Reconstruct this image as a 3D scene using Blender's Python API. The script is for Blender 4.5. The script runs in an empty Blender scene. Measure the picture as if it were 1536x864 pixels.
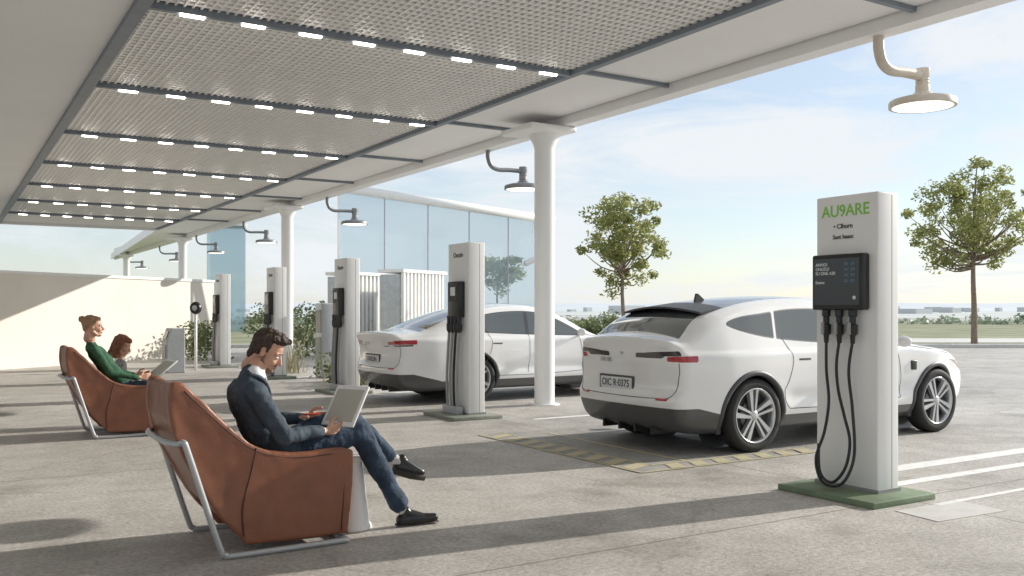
import bpy, bmesh, math, random, time
import numpy as np
from mathutils import Vector, Matrix, noise
random.seed(4); np.random.seed(4)
D=bpy.data; C=bpy.context
TH=math.radians(31.7); CS,SN=math.cos(TH),math.sin(TH)
def W(x,d): return (x*CS+d*SN, -x*SN+d*CS)      # from (right, ahead) of the viewpoint to site axes
# ------------------------------------------------------------------ materials
def newmat(name):
    m=D.materials.new(name); m.use_nodes=True
    nt=m.node_tree; b=nt.nodes['Principled BSDF']; return m,nt,b
def N(nt,t,**k):
    n=nt.nodes.new(t)
    for a,v in k.items(): setattr(n,a,v)
    return n
def mat(name,col,rough=.5,metal=0,var=.0,vscale=5,bump=0,bscale=60,coat=0,emit=None,es=0,col2=None,spec=None,bd=.02,sss=0):
    m,nt,b=newmat(name); L=nt.links
    b.inputs['Base Color'].default_value=(*col,1); b.inputs['Roughness'].default_value=rough; b.inputs['Metallic'].default_value=metal
    if coat: b.inputs['Coat Weight'].default_value=coat; b.inputs['Coat Roughness'].default_value=.04
    if spec is not None: b.inputs['Specular IOR Level'].default_value=spec
    if sss: b.inputs['Subsurface Weight'].default_value=sss; b.inputs['Subsurface Radius'].default_value=(.012,.005,.003); b.inputs['Subsurface Scale'].default_value=1
    tc=N(nt,'ShaderNodeTexCoord')
    if var or col2:
        n=N(nt,'ShaderNodeTexNoise'); n.inputs['Scale'].default_value=vscale; n.inputs['Detail'].default_value=6; n.inputs['Roughness'].default_value=.6
        L.new(tc.outputs['Object'],n.inputs['Vector'])
        r=N(nt,'ShaderNodeValToRGB'); r.color_ramp.elements[0].position=.3; r.color_ramp.elements[1].position=.7
        c2=col2 if col2 else tuple(min(1,c*(1+var)) for c in col)
        r.color_ramp.elements[0].color=(*[c*(1-var) for c in col],1); r.color_ramp.elements[1].color=(*c2,1)
        L.new(n.outputs['Fac'],r.inputs['Fac']); L.new(r.outputs['Color'],b.inputs['Base Color'])
    if bump:
        n=N(nt,'ShaderNodeTexNoise'); n.inputs['Scale'].default_value=bscale; n.inputs['Detail'].default_value=5
        L.new(tc.outputs['Object'],n.inputs['Vector'])
        bp=N(nt,'ShaderNodeBump'); bp.inputs['Strength'].default_value=bump; bp.inputs['Distance'].default_value=bd
        L.new(n.outputs['Fac'],bp.inputs['Height']); L.new(bp.outputs['Normal'],b.inputs['Normal'])
    if emit: b.inputs['Emission Color'].default_value=(*emit,1); b.inputs['Emission Strength'].default_value=es
    return m
M={}
M['white']=mat('white_paint',(.84,.84,.83),.45,var=.02,vscale=1.5)
M['soffit']=mat('soffit_white',(.86,.86,.85),.6,var=.03,vscale=.6)
M['slat']=mat('slat_metal',(.86,.85,.83),.4,var=.03,vscale=2)
M['slatback']=mat('slat_backing',(.62,.61,.60),.7,var=.08,vscale=1)
M['beam']=mat('beam_grey',(.20,.23,.27),.5,var=.1)
M['led']=mat('led_lens',(.9,.9,.85),.4,emit=(1,.94,.84),es=12)
M['lampglow']=mat('lamp_diffuser',(.9,.9,.85),.4,emit=(1,.93,.8),es=1.6)
M['lamparm']=mat('lamp_arm_dark',(.22,.23,.24),.45,metal=.3,var=.1)
M['lampcream']=mat('lamp_arm_cream',(.60,.54,.46),.5,var=.05)
M['leather']=mat('brown_leather',(.225,.085,.045),.40,var=.18,vscale=4,bump=.15,bscale=90,bd=.006)
M['seam']=mat('leather_seam',(.07,.028,.016),.7)
M['tube']=mat('grey_tube',(.45,.46,.47),.35,metal=.4)
M['black']=mat('black_plastic',(.018,.019,.021),.35)
M['cable']=mat('cable_rubber',(.02,.022,.025),.5)
M['greycable']=mat('cable_grey',(.35,.36,.37),.5)
M['screen']=mat('dark_screen',(.015,.02,.025),.12)
M['pillar']=mat('pillar_white',(.84,.84,.84),.4,var=.025,vscale=1.2)
M['pillarside']=mat('pillar_seam',(.30,.30,.30),.6)
M['plinth']=mat('plinth_green',(.17,.23,.145),.7,var=.2,vscale=6,bump=.2)
M['plinthgrey']=mat('plinth_grey',(.25,.27,.23),.7,var=.2,vscale=6)
M['greenink']=mat('green_letters',(.25,.60,.10),.5)
M['ink']=mat('dark_letters',(.05,.05,.05),.5)
M['whiteink']=mat('pale_letters',(.75,.78,.8),.5)
M['skin']=mat('skin',(.60,.34,.24),.45,var=.08,vscale=20,sss=.15)
M['suit']=mat('navy_jacket',(.044,.066,.092),.8,var=.3,vscale=7,bump=.9,bscale=9,bd=.03)
M['jeans']=mat('navy_trousers',(.024,.046,.082),.8,var=.35,vscale=10,bump=.9,bscale=10,bd=.03)
M['shirt']=mat('white_shirt',(.75,.76,.78),.7)
M['shoe']=mat('black_shoe',(.012,.012,.013),.3)
M['sock']=mat('grey_sock',(.55,.53,.50),.9)
M['sole']=mat('shoe_sole',(.03,.025,.02),.7)
M['hair']=mat('dark_hair',(.050,.028,.017),.5,var=.55,vscale=40,bump=.9,bscale=50)
M['beard']=mat('short_beard',(.24,.135,.09),.7,var=.3,vscale=60,bump=.5,bscale=120)
M['hairblond']=mat('blond_hair',(.36,.22,.12),.6,var=.35,vscale=40,bump=.8,bscale=50)
M['hairred']=mat('auburn_hair',(.22,.085,.04),.6,var=.4,vscale=40,bump=.8,bscale=50)
M['greentop']=mat('green_jumper',(.03,.105,.055),.85,var=.25,vscale=8,bump=.8,bscale=10)
M['plaid']=mat('grey_patterned_shirt',(.12,.12,.12),.85,col2=(.5,.5,.48),vscale=45)
M['eye']=mat('eye_white',(.8,.8,.78),.2)
M['iris']=mat('iris',(.03,.02,.015),.2)
M['lip']=mat('lips',(.48,.21,.16),.5)
M['tabwhite']=mat('tablet_shell',(.82,.82,.81),.35)
M['tabscreen']=mat('tablet_screen',(.50,.49,.43),.2)
M['phone']=mat('phone_red',(.5,.05,.03),.35)
M['tyre']=mat('tyre',(.02,.02,.02),.75,bump=.3)
M['rim']=mat('rim_alloy',(.55,.56,.57),.3,metal=.7)
M['rimdark']=mat('rim_recess',(.03,.03,.032),.5)
M['disc']=mat('brake_disc',(.20,.20,.20),.35,metal=.8)
M['clad']=mat('car_cladding',(.06,.063,.067),.5)
M['carwhite']=mat('car_white_part',(.80,.80,.80),.25,coat=.8)
M['gap']=mat('panel_gap',(.09,.09,.09),.8)
M['red']=mat('tail_red',(.45,.015,.02),.15,coat=1)
M['plate']=mat('plate_white',(.7,.71,.72),.4)
M['kiosk']=mat('kiosk_grey',(.42,.44,.46),.5,var=.1)
M['trunk']=mat('tree_bark',(.24,.19,.14),.9,var=.35,vscale=14,bump=.6,bscale=30)
M['wall']=mat('plaster_wall',(.80,.75,.68),.8,var=.05,vscale=.7,bump=.15,bscale=30)
M['kerb']=mat('kerb_stone',(.60,.59,.56),.85,var=.12,vscale=3)
M['paint']=mat('road_paint_white',(.78,.78,.76),.7,var=.14,vscale=9)
M['fins']=mat('facade_fins',(.84,.84,.82),.6,var=.03)
M['facade']=mat('facade_recess',(.46,.52,.54),.25,var=.15,coat=.5)
def leafmat(name,a,b_,tf=.5):
    m,nt,b=newmat(name); L=nt.links
    tc=N(nt,'ShaderNodeTexCoord'); n=N(nt,'ShaderNodeTexNoise'); n.inputs['Scale'].default_value=2.2; n.inputs['Detail'].default_value=8; n.inputs['Roughness'].default_value=.8
    L.new(tc.outputs['Object'],n.inputs['Vector'])
    r=N(nt,'ShaderNodeValToRGB'); r.color_ramp.elements[0].position=.32; r.color_ramp.elements[1].position=.68
    r.color_ramp.elements[0].color=(*a,1); r.color_ramp.elements[1].color=(*b_,1)
    L.new(n.outputs['Fac'],r.inputs['Fac']); L.new(r.outputs['Color'],b.inputs['Base Color']); b.inputs['Roughness'].default_value=.5
    t=N(nt,'ShaderNodeBsdfTranslucent'); L.new(r.outputs['Color'],t.inputs['Color'])
    mx=N(nt,'ShaderNodeMixShader'); mx.inputs[0].default_value=tf
    L.new(b.outputs[0],mx.inputs[1]); L.new(t.outputs[0],mx.inputs[2]); L.new(mx.outputs[0],nt.nodes['Material Output'].inputs['Surface'])
    return m
M['leaf']=leafmat('tree_leaves',(.16,.20,.06),(.44,.44,.17),.55)
M['leaf2']=leafmat('shrub_leaves',(.09,.12,.05),(.24,.28,.12))
M['reed']=leafmat('dry_grass_blades',(.22,.21,.11),(.42,.38,.24))
def thinglass(name,col,fac,tint=(.85,.93,.96,1)):
    m,nt,b=newmat(name); L=nt.links
    b.inputs['Base Color'].default_value=(*col,1); b.inputs['Roughness'].default_value=.05; b.inputs['Coat Weight'].default_value=.8
    t=N(nt,'ShaderNodeBsdfTransparent'); t.inputs[0].default_value=tint
    mx=N(nt,'ShaderNodeMixShader'); mx.inputs[0].default_value=fac
    L.new(t.outputs[0],mx.inputs[1]); L.new(b.outputs[0],mx.inputs[2]); L.new(mx.outputs[0],nt.nodes['Material Output'].inputs['Surface'])
    return m
M['pane']=thinglass('blue_glass_pane',(.46,.60,.68),.42,(.82,.91,.95,1))
def concrete():
    m,nt,b=newmat('concrete_paving'); L=nt.links
    tc=N(nt,'ShaderNodeTexCoord')
    def nz(s,det,ro):
        n=N(nt,'ShaderNodeTexNoise'); n.inputs['Scale'].default_value=s; n.inputs['Detail'].default_value=det; n.inputs['Roughness'].default_value=ro
        L.new(tc.outputs['Object'],n.inputs['Vector']); return n
    big=nz(.35,6,.6); mid=nz(2.3,8,.7); fine=nz(30,7,.78); vf=nz(150,3,.6)
    r=N(nt,'ShaderNodeValToRGB'); r.color_ramp.elements[0].position=.34; r.color_ramp.elements[1].position=.66
    r.color_ramp.elements[0].color=(.41,.385,.355,1); r.color_ramp.elements[1].color=(.69,.66,.62,1)
    a=N(nt,'ShaderNodeMath',operation='MULTIPLY_ADD'); a.inputs[1].default_value=.45; L.new(big.outputs['Fac'],a.inputs[0])
    a2=N(nt,'ShaderNodeMath',operation='MULTIPLY'); a2.inputs[1].default_value=.55; L.new(mid.outputs['Fac'],a2.inputs[0]); L.new(a2.outputs[0],a.inputs[2])
    L.new(a.outputs[0],r.inputs['Fac'])
    rg=N(nt,'ShaderNodeValToRGB'); rg.color_ramp.elements[0].position=.36; rg.color_ramp.elements[1].position=.58
    rg.color_ramp.elements[0].color=(.46,.45,.44,1); rg.color_ramp.elements[1].color=(1.12,1.12,1.12,1); L.new(fine.outputs['Fac'],rg.inputs['Fac'])
    mx=N(nt,'ShaderNodeMixRGB',blend_type='MULTIPLY'); mx.inputs[0].default_value=.75; L.new(r.outputs[0],mx.inputs[1]); L.new(rg.outputs[0],mx.inputs[2])
    st=nz(.9,5,.6); rs=N(nt,'ShaderNodeValToRGB'); rs.color_ramp.elements[0].position=.54; rs.color_ramp.elements[1].position=.68
    rs.color_ramp.elements[0].color=(1,1,1,1); rs.color_ramp.elements[1].color=(.70,.69,.67,1); L.new(st.outputs['Fac'],rs.inputs['Fac'])
    ms=N(nt,'ShaderNodeMixRGB',blend_type='MULTIPLY'); ms.inputs[0].default_value=1; L.new(mx.outputs[0],ms.inputs[1]); L.new(rs.outputs[0],ms.inputs[2])
    v=N(nt,'ShaderNodeTexVoronoi',feature='DISTANCE_TO_EDGE'); v.inputs['Scale'].default_value=.33
    dn=N(nt,'ShaderNodeMixRGB',blend_type='ADD'); dn.inputs[0].default_value=.5; L.new(tc.outputs['Object'],dn.inputs[1]); L.new(mid.outputs['Color'],dn.inputs[2]); L.new(dn.outputs[0],v.inputs['Vector'])
    rc=N(nt,'ShaderNodeValToRGB'); rc.color_ramp.elements[0].position=.0; rc.color_ramp.elements[1].position=.006
    rc.color_ramp.elements[0].color=(.66,.65,.64,1); rc.color_ramp.elements[1].color=(1,1,1,1); L.new(v.outputs['Distance'],rc.inputs['Fac'])
    m2=N(nt,'ShaderNodeMixRGB',blend_type='MULTIPLY'); m2.inputs[0].default_value=.7; L.new(ms.outputs[0],m2.inputs[1]); L.new(rc.outputs[0],m2.inputs[2])
    br=N(nt,'ShaderNodeTexBrick'); br.offset=0; br.inputs['Scale'].default_value=1; br.inputs['Brick Width'].default_value=6.5; br.inputs['Row Height'].default_value=4.6
    br.inputs['Mortar Size'].default_value=.012; br.inputs['Mortar Smooth'].default_value=.2; br.inputs['Color1'].default_value=(1,1,1,1); br.inputs['Color2'].default_value=(.92,.92,.92,1); br.inputs['Mortar'].default_value=(.55,.54,.53,1)
    L.new(tc.outputs['Object'],br.inputs['Vector'])
    m3=N(nt,'ShaderNodeMixRGB',blend_type='MULTIPLY'); m3.inputs[0].default_value=1; L.new(m2.outputs[0],m3.inputs[1]); L.new(br.outputs['Color'],m3.inputs[2])
    L.new(m3.outputs[0],b.inputs['Base Color'])
    rr=N(nt,'ShaderNodeMapRange'); rr.inputs[3].default_value=.72; rr.inputs[4].default_value=.40; L.new(st.outputs['Fac'],rr.inputs[0]); L.new(rr.outputs[0],b.inputs['Roughness'])
    ad=N(nt,'ShaderNodeMath',operation='ADD'); L.new(fine.outputs['Fac'],ad.inputs[0]); L.new(vf.outputs['Fac'],ad.inputs[1])
    bp=N(nt,'ShaderNodeBump'); bp.inputs['Strength'].default_value=.5; bp.inputs['Distance'].default_value=.012; L.new(ad.outputs[0],bp.inputs['Height']); L.new(bp.outputs[0],b.inputs['Normal'])
    return m
M['concrete']=concrete()
M['grass']=mat('grass_field',(.16,.19,.09),.9,col2=(.32,.32,.20),vscale=.25,var=.2,bump=.5,bscale=3)
M['plain']=mat('plain_haze_tint',(.46,.50,.49),.95,col2=(.64,.66,.64),vscale=.012,var=.10)  # aerial haze is mixed into this pale ground colour
M['hill']=mat('hills_haze_tint',(.56,.62,.66),1,col2=(.62,.67,.70),vscale=.005,var=.04)  # pale blue-grey: distance haze painted as the hills' base colour
# ------------------------------------------------------------------ mesh helpers
def link(o,parent=None):
    C.scene.collection.objects.link(o)
    if parent: o.parent=parent
    return o
def group(name,loc=(0,0,0),rz=0,s=1):
    e=D.objects.new(name,None); e.empty_display_size=.2; e.location=loc; e.rotation_euler=(0,0,rz); e.scale=(s,s,s); return link(e)
def mesh(name,v,f,m,parent=None,smooth=False,loc=None,rot=None):
    me=D.meshes.new(name); me.from_pydata([tuple(map(float,p)) for p in v],[],[tuple(map(int,q)) for q in f]); me.update()
    ms=m if isinstance(m,list) else [m]
    for k in ms: me.materials.append(k)
    if smooth: me.polygons.foreach_set('use_smooth',[True]*len(me.polygons))
    o=D.objects.new(name,me)
    if loc: o.location=loc
    if rot: o.rotation_euler=rot
    return link(o,parent)
def box(name,x0,x1,y0,y1,z0,z1,m,parent=None,bev=0,loc=None,rot=None):
    v=[(x,y,z) for x in(x0,x1) for y in(y0,y1) for z in(z0,z1)]
    f=[(0,1,3,2),(4,6,7,5),(0,4,5,1),(2,3,7,6),(0,2,6,4),(1,5,7,3)]
    o=mesh(name,v,f,m,parent,loc=loc,rot=rot)
    if bev:
        b=o.modifiers.new('b','BEVEL'); b.width=bev; b.segments=3; b.limit_method='NONE'
        bake(o)
        for p in o.data.polygons: p.use_smooth=True
        try: o.data.set_sharp_from_angle(angle=math.radians(40))
        except: pass
    return o
def bake(o):
    dg=C.evaluated_depsgraph_get(); dg.update()
    me=D.meshes.new_from_object(o.evaluated_get(dg)); o.modifiers.clear(); o.data=me
def renorm(o):
    bm=bmesh.new(); bm.from_mesh(o.data); bmesh.ops.recalc_face_normals(bm,faces=bm.faces); bm.to_mesh(o.data); bm.free(); return o
def prism(name,poly,y0,y1,m,parent=None,bev=0):
    n=len(poly); v=[(x,y0,z) for x,z in poly]+[(x,y1,z) for x,z in poly]
    f=[tuple(range(n)),tuple(range(2*n-1,n-1,-1))]+[(i,(i+1)%n+0,(i+1)%n+n,i+n)[::-1] for i in range(n)]
    o=renorm(mesh(name,v,f,m,parent))
    if bev:
        b=o.modifiers.new('b','BEVEL'); b.width=bev; b.segments=2; bake(o)
    return o
def slab(name,poly,z0,z1,m,parent=None):
    n=len(poly); v=[(x,y,z0) for x,y in poly]+[(x,y,z1) for x,y in poly]
    f=[tuple(range(n)),tuple(range(2*n-1,n-1,-1))]+[(i,(i+1)%n,(i+1)%n+n,i+n) for i in range(n)]
    return renorm(mesh(name,v,f,m,parent))
def smoothline(p,k=6,closed=False):
    p=[np.array(q,float) for q in p]; n=len(p); out=[]
    rng=range(n if closed else n-1)
    for i in rng:
        a=p[(i-1)%n] if closed or i>0 else p[0]; b=p[i]; c=p[(i+1)%n]; d=p[(i+2)%n] if closed or i+2<n else p[-1]
        for j in range(k):
            t=j/k; out.append(.5*((2*b)+(-a+c)*t+(2*a-5*b+4*c-d)*t*t+(-a+3*b-3*c+d)*t**3))
    if not closed: out.append(p[-1])
    return out
def tubedata(pts,r,seg=10,caps=True):
    pts=[Vector(p) for p in pts]; n=len(pts); rr=r if hasattr(r,'__len__') else [r]*n
    V=[];F=[]; up=Vector((0,0,1)); prev=None
    for i,p in enumerate(pts):
        t=(pts[min(i+1,n-1)]-pts[max(i-1,0)]).normalized()
        if prev is None:
            a=up if abs(t.z)<.9 else Vector((1,0,0)); x=t.cross(a).normalized()
        else: x=(prev-t*prev.dot(t)).normalized()
        prev=x; y=t.cross(x)
        for k in range(seg):
            a=2*math.pi*k/seg; V.append(p+(x*math.cos(a)+y*math.sin(a))*rr[i])
    for i in range(n-1):
        for k in range(seg): F.append((i*seg+k,i*seg+(k+1)%seg,(i+1)*seg+(k+1)%seg,(i+1)*seg+k))
    if caps: F.append(tuple(range(seg))[::-1]); F.append(tuple((n-1)*seg+k for k in range(seg)))
    return V,F
def tube(name,pts,r,m,parent=None,seg=10,sm=0):
    if sm: pts=smoothline(pts,sm)
    V,F=tubedata(pts,r,seg); return mesh(name,V,F,m,parent,smooth=True)
def lathe(name,prof,m,parent=None,seg=40,axis='z',loc=None):
    V=[];F=[];n=len(prof)
    for k in range(seg):
        a=2*math.pi*k/seg
        for r,h in prof:
            V.append((r*math.cos(a),r*math.sin(a),h) if axis=='z' else (r*math.cos(a),h,r*math.sin(a)))
    for k in range(seg):
        for i in range(n-1):
            q=(k*n+i,((k+1)%seg)*n+i,((k+1)%seg)*n+i+1,k*n+i+1); F.append(q if axis=='z' else q[::-1])
    o=mesh(name,V,F,m,parent,smooth=True,loc=loc)
    try: o.data.set_sharp_from_angle(angle=math.radians(45))
    except: pass
    return o
def join(name,objs,parent):
    V=[];F=[];MI=[];mats=[];SM=[]
    for o in objs:
        b=len(V); mw=o.matrix_basis
        V+= [mw@v.co for v in o.data.vertices]
        for p in o.data.polygons:
            F.append([b+i for i in p.vertices]); mm=o.data.materials[p.material_index]
            if mm not in mats: mats.append(mm)
            MI.append(mats.index(mm)); SM.append(p.use_smooth)
        D.objects.remove(o)
    me=D.meshes.new(name); me.from_pydata(V,[],F)
    for k in mats: me.materials.append(k)
    me.polygons.foreach_set('material_index',MI); me.polygons.foreach_set('use_smooth',SM); me.update()
    return link(D.objects.new(name,me),parent)
def text(name,s,size,loc,rot,m,parent,ext=.002,align='CENTER',sx=1):
    cu=D.curves.new(name,'FONT'); cu.body=s; cu.size=size; cu.extrude=ext; cu.align_x=align; cu.offset=size*.012
    o=D.objects.new(name,cu); link(o)
    dg=C.evaluated_depsgraph_get(); dg.update(); me=D.meshes.new_from_object(o.evaluated_get(dg)); D.objects.remove(o)
    me.materials.clear(); me.materials.append(m)
    o=D.objects.new(name,me); o.location=loc; o.rotation_euler=rot; o.scale=(sx,1,1); return link(o,parent)
def clone(src,name,loc,rz=0,s=1):
    e=group(name,loc,rz,s)
    for c in src.children:
        k=D.objects.new(c.name.split('.')[0],c.data); k.matrix_basis=c.matrix_basis.copy(); link(k,e)
    return e
# ------------------------------------------------------------------ blobby bodies
_bm=bmesh.new(); bmesh.ops.create_icosphere(_bm,subdivisions=3,radius=1)
SV=np.array([v.co[:] for v in _bm.verts]); SF=[[v.index for v in f.verts] for f in _bm.faces]; _bm.free()
def cap(p0,p1,r0,r1,t=0): return ('c',np.array(p0,float),np.array(p1,float),r0,r1,t)
def ell(c,r,t=0): return ('e',np.array(c,float),np.array(r,float),0,0,t)
def displace(me,disp,dscale):
    n=len(me.vertices); co=np.empty(n*3); me.vertices.foreach_get('co',co); co=co.reshape(-1,3)
    nn=np.empty(n*3); me.vertices.foreach_get('normal',nn); nn=nn.reshape(-1,3)
    dv=np.array([noise.noise(Vector(c)*dscale)+.5*noise.noise(Vector(c)*dscale*2.3) for c in co])
    return co+nn*(dv*disp)[:,None]
def blob(name,prims,vox,mats,parent=None,sm=5,xf=None,disp=0,dscale=20):
    V=[];F=[]
    for p in prims:
        b=sum(len(a) for a in V)
        if p[0]=='c':
            ax=p[2]-p[1]; l=np.linalg.norm(ax); ax=ax/(l if l>0 else 1)
            s=SV@ax>=0; v=np.where(s[:,None],p[2]+SV*p[4],p[1]+SV*p[3])
        else: v=p[1]+SV*p[2]
        V.append(v); F+=[[b+i for i in f] for f in SF]
    o=mesh(name,np.vstack(V),F,mats,None,smooth=True)
    r=o.modifiers.new('r','REMESH'); r.mode='VOXEL'; r.voxel_size=vox; r.use_smooth_shade=True
    s=o.modifiers.new('s','SMOOTH'); s.factor=.5; s.iterations=sm
    bake(o); me=o.data; me.materials.clear()
    for k in mats: me.materials.append(k)
    n=len(me.vertices); co=np.empty(n*3); me.vertices.foreach_get('co',co); co=co.reshape(-1,3)
    if len(mats)>1:
        fc=np.empty(len(me.polygons)*3); me.polygons.foreach_get('center',fc); fc=fc.reshape(-1,3)
        best=np.full(len(fc),1e9); tg=np.zeros(len(fc),int)
        for p in prims:
            if p[0]=='c':
                ba=p[2]-p[1]; h=np.clip(((fc-p[1])@ba)/max(ba@ba,1e-9),0,1); dd=np.linalg.norm(fc-p[1]-h[:,None]*ba,axis=1)-(p[3]+(p[4]-p[3])*h)
            else:
                q=(fc-p[1])/p[2]; k=np.linalg.norm(q,axis=1); dd=(k-1)*p[2].min()
            s=dd<best; best[s]=dd[s]; tg[s]=p[5]
        me.polygons.foreach_set('material_index',tg)
    if disp: co=displace(me,disp,dscale)
    if xf is not None:
        co=co@np.array(xf.to_3x3()).T+np.array(xf.translation)
    me.vertices.foreach_set('co',co.ravel()); me.polygons.foreach_set('use_smooth',[True]*len(me.polygons)); me.update()
    o.parent=parent; return o
def hand(name,w,d,n,s,curl,parent,sc=1,m=None):
    w=Vector(w); d=Vector(d).normalized(); n=Vector(n); n=(n-d*n.dot(d)).normalized(); t=d.cross(n)*s
    P=[]; A=lambda a,b,r0,r1:P.append(cap(a,b,r0*sc,r1*sc))
    A(w-d*.05*sc,w,.026,.023)
    lens=[.074,.082,.076,.060]
    for i in range(4):
        lat=(.030-.020*i)*sc; k=w+d*(.088-.004*abs(i-1))*sc+t*lat
        A(w+t*lat*.5,k,.014,.0125); cur=k; ang=0
        for j in range(3):
            ang+=curl*(.7+.12*i)*(1 if j else .6); dd=(d*math.cos(ang)+n*math.sin(ang))
            nx=cur+dd*lens[i]*(.45,.31,.24)[j]*sc; A(cur,nx,.0105-.001*j,.0098-.001*j); cur=nx
    b=w+d*.02*sc+t*.022*sc; k=b+(d*.55+t*.75+n*.3).normalized()*.042*sc; e=k+(d*.85+t*.25+n*.35).normalized()*.034*sc; e2=e+(d*.9+n*.4).normalized()*.026*sc
    A(b,k,.015,.012);A(k,e,.0115,.0105);A(e,e2,.0105,.009)
    return blob(name,P,.0038*sc,[m or M['skin']],parent,sm=2)
def head(name,loc,pitch,yaw,parent,hair,style,sc=1.0):
    xf=Matrix.Translation(loc)@Matrix.Rotation(yaw,4,'Z')@Matrix.Rotation(pitch,4,'Y')@Matrix.Scale(sc,4)
    P=[ell((-.012,0,.032),(.098,.076,.088)),ell((.028,0,-.025),(.062,.060,.085)),cap((.060,0,-.090),(.012,0,-.065),.026,.045),
       ell((.070,0,-.096),(.020,.022,.018)),cap((.086,0,.010),(.108,0,-.030),.008,.0135),ell((.097,0,-.034),(.012,.018,.008)),
       cap((.076,.012,.022),(.066,.045,.020),.014,.011),cap((.076,-.012,.022),(.066,-.045,.020),.014,.011),
       ell((.058,.034,-.035),(.028,.024,.026)),ell((.058,-.034,-.035),(.028,.024,.026)),
       ell((-.008,.077,-.005),(.018,.009,.030)),ell((-.008,-.077,-.005),(.018,.009,.030)),
       cap((.0,.05,-.06),(.035,.036,-.088),.026,.020),cap((.0,-.05,-.06),(.035,-.036,-.088),.026,.020),ell((.084,0,-.062),(.012,.022,.013)),
       cap((-.03,0,-.05),(-.045,0,-.13),.058,.058)]
    blob(name,P,.0045,[M['skin']],parent,sm=3,xf=xf)
    parts=[]
    for s in(1,-1):
        parts.append(blob('eye',[ell((.0745,.031*s,.001),(.011,.013,.009))],.003,[M['eye']],None,sm=1,xf=xf))
        parts.append(blob('iris',[ell((.0825,.030*s,.0),(.005,.0058,.0058))],.002,[M['iris']],None,sm=1,xf=xf))
        parts.append(blob('eyebrow',[cap((.088,.014*s,.029),(.074,.048*s,.027),.0045,.003)],.003,[hair],None,sm=1,xf=xf))
    parts.append(blob('mouth',[cap((.0935,-.018,-.060),(.096,0,-.0585),.0032,.004),cap((.096,0,-.0585),(.0935,.018,-.060),.004,.0032),cap((.092,-.013,-.067),(.092,.013,-.067),.004,.004)],.003,[M['lip']],None,sm=1,xf=xf))
    join('facial_features',parts,parent)
    if style=='short':
        H=[ell((-.034,0,.052),(.090,.082,.090)),ell((-.062,0,.02),(.056,.073,.080)),ell((.015,0,.098),(.070,.066,.038)),cap((.03,.04,.108),(.086,.01,.118),.026,.018),cap((.02,.052,.095),(.070,.040,.104),.026,.018),cap((.01,-.050,.095),(.074,-.026,.110),.028,.020),cap((-.04,-.03,.12),(.03,-.01,.125),.028,.026),
           cap((.006,.073,.05),(.010,.077,.008),.014,.008),cap((.006,-.073,.05),(.010,-.077,.008),.014,.008),ell((-.076,0,-.040),(.034,.052,.058)),ell((-.045,.062,.0),(.03,.016,.04)),ell((-.045,-.062,.0),(.03,.016,.04))]
        blob('hair',H,.005,[hair],parent,sm=3,xf=xf,disp=.006,dscale=46)
        B=[cap((.060,0,-.095),(.010,.045,-.070),.026,.026),cap((.060,0,-.095),(.010,-.045,-.070),.026,.026),cap((.008,.062,-.055),(.004,.072,-.01),.014,.008),cap((.008,-.062,-.055),(.004,-.072,-.01),.014,.008),ell((.074,0,-.095),(.019,.023,.018)),cap((.089,-.020,-.052),(.089,.020,-.052),.006,.006)]
        blob('beard',B,.004,[M['beard']],parent,sm=2,xf=xf)
    elif style=='bun':
        H=[ell((-.034,0,.050),(.092,.084,.086)),ell((.028,0,.086),(.055,.062,.034)),ell((-.072,0,.0),(.043,.06,.06)),ell((-.112,0,.085),(.042,.044,.040)),cap((.03,.068,.06),(.0,.080,.015),.014,.010),cap((.03,-.068,.06),(.0,-.080,.015),.014,.010)]
        blob('hair',H,.005,[hair],parent,sm=3,xf=xf,disp=.006,dscale=40)
    else:
        H=[ell((-.030,0,.048),(.100,.090,.092)),ell((.035,0,.086),(.055,.068,.036)),cap((-.05,.06,0),(-.03,.080,-.13),.045,.030),cap((-.05,-.06,0),(-.03,-.080,-.13),.045,.030),cap((-.08,0,0),(-.085,0,-.14),.055,.05),cap((.0,.082,.03),(.01,.086,-.09),.018,.016),cap((.0,-.082,.03),(.01,-.086,-.09),.018,.016)]
        blob('hair',H,.006,[hair],parent,sm=3,xf=xf,disp=.009,dscale=34)
def shoe(name,heel,toe,parent):
    h=np.array(heel,float); t=np.array(toe,float); u=(t-h)/np.linalg.norm(t-h)
    P=[cap(h,h+u*.12,.040,.040),cap(h+u*.10,t-u*.03,.042,.032),cap(h+u*.02+[0,0,.02],h+u*.03+[0,0,.06],.038,.036),cap(h+u*.05+[0,0,.04],h+u*.17,.036,.034)]
    o=blob(name,P,.007,[M['shoe']],None,sm=3)
    s=tube('sole',[h-u*.038+[0,0,-.030],h+u*.1+[0,0,-.030],t+u*.0+[0,0,-.026]],[.034,.038,.028],M['sole'],None,seg=14)
    for v in s.data.vertices: v.co.z=(v.co.z-(h[2]-.03))*.25+(h[2]-.030) if abs(t[2]-h[2])<.03 else v.co.z
    join(name,[o,s],parent)
def tablet(parent,c,tilt,yaw,w=.26,h=.29):
    up=Vector((math.cos(tilt),0,math.sin(tilt))); r=Vector((0,-1,0)); n=r.cross(up)
    if n.x>0: n=-n; r=-r
    R=Matrix((r,up,n)).transposed(); R=Matrix.Rotation(yaw,3,'Z')@R; R=R.to_euler()
    a=box('tablet_shell',-w/2,w/2,-h/2,h/2,-.008,.008,M['tabwhite'],None,bev=.007,loc=c,rot=R)
    b=box('tablet_screen',-w/2+.024,w/2-.024,-h/2+.032,h/2-.032,.0082,.0092,M['tabscreen'],None,loc=c,rot=R)
    join('tablet',[a,b],parent)
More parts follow.
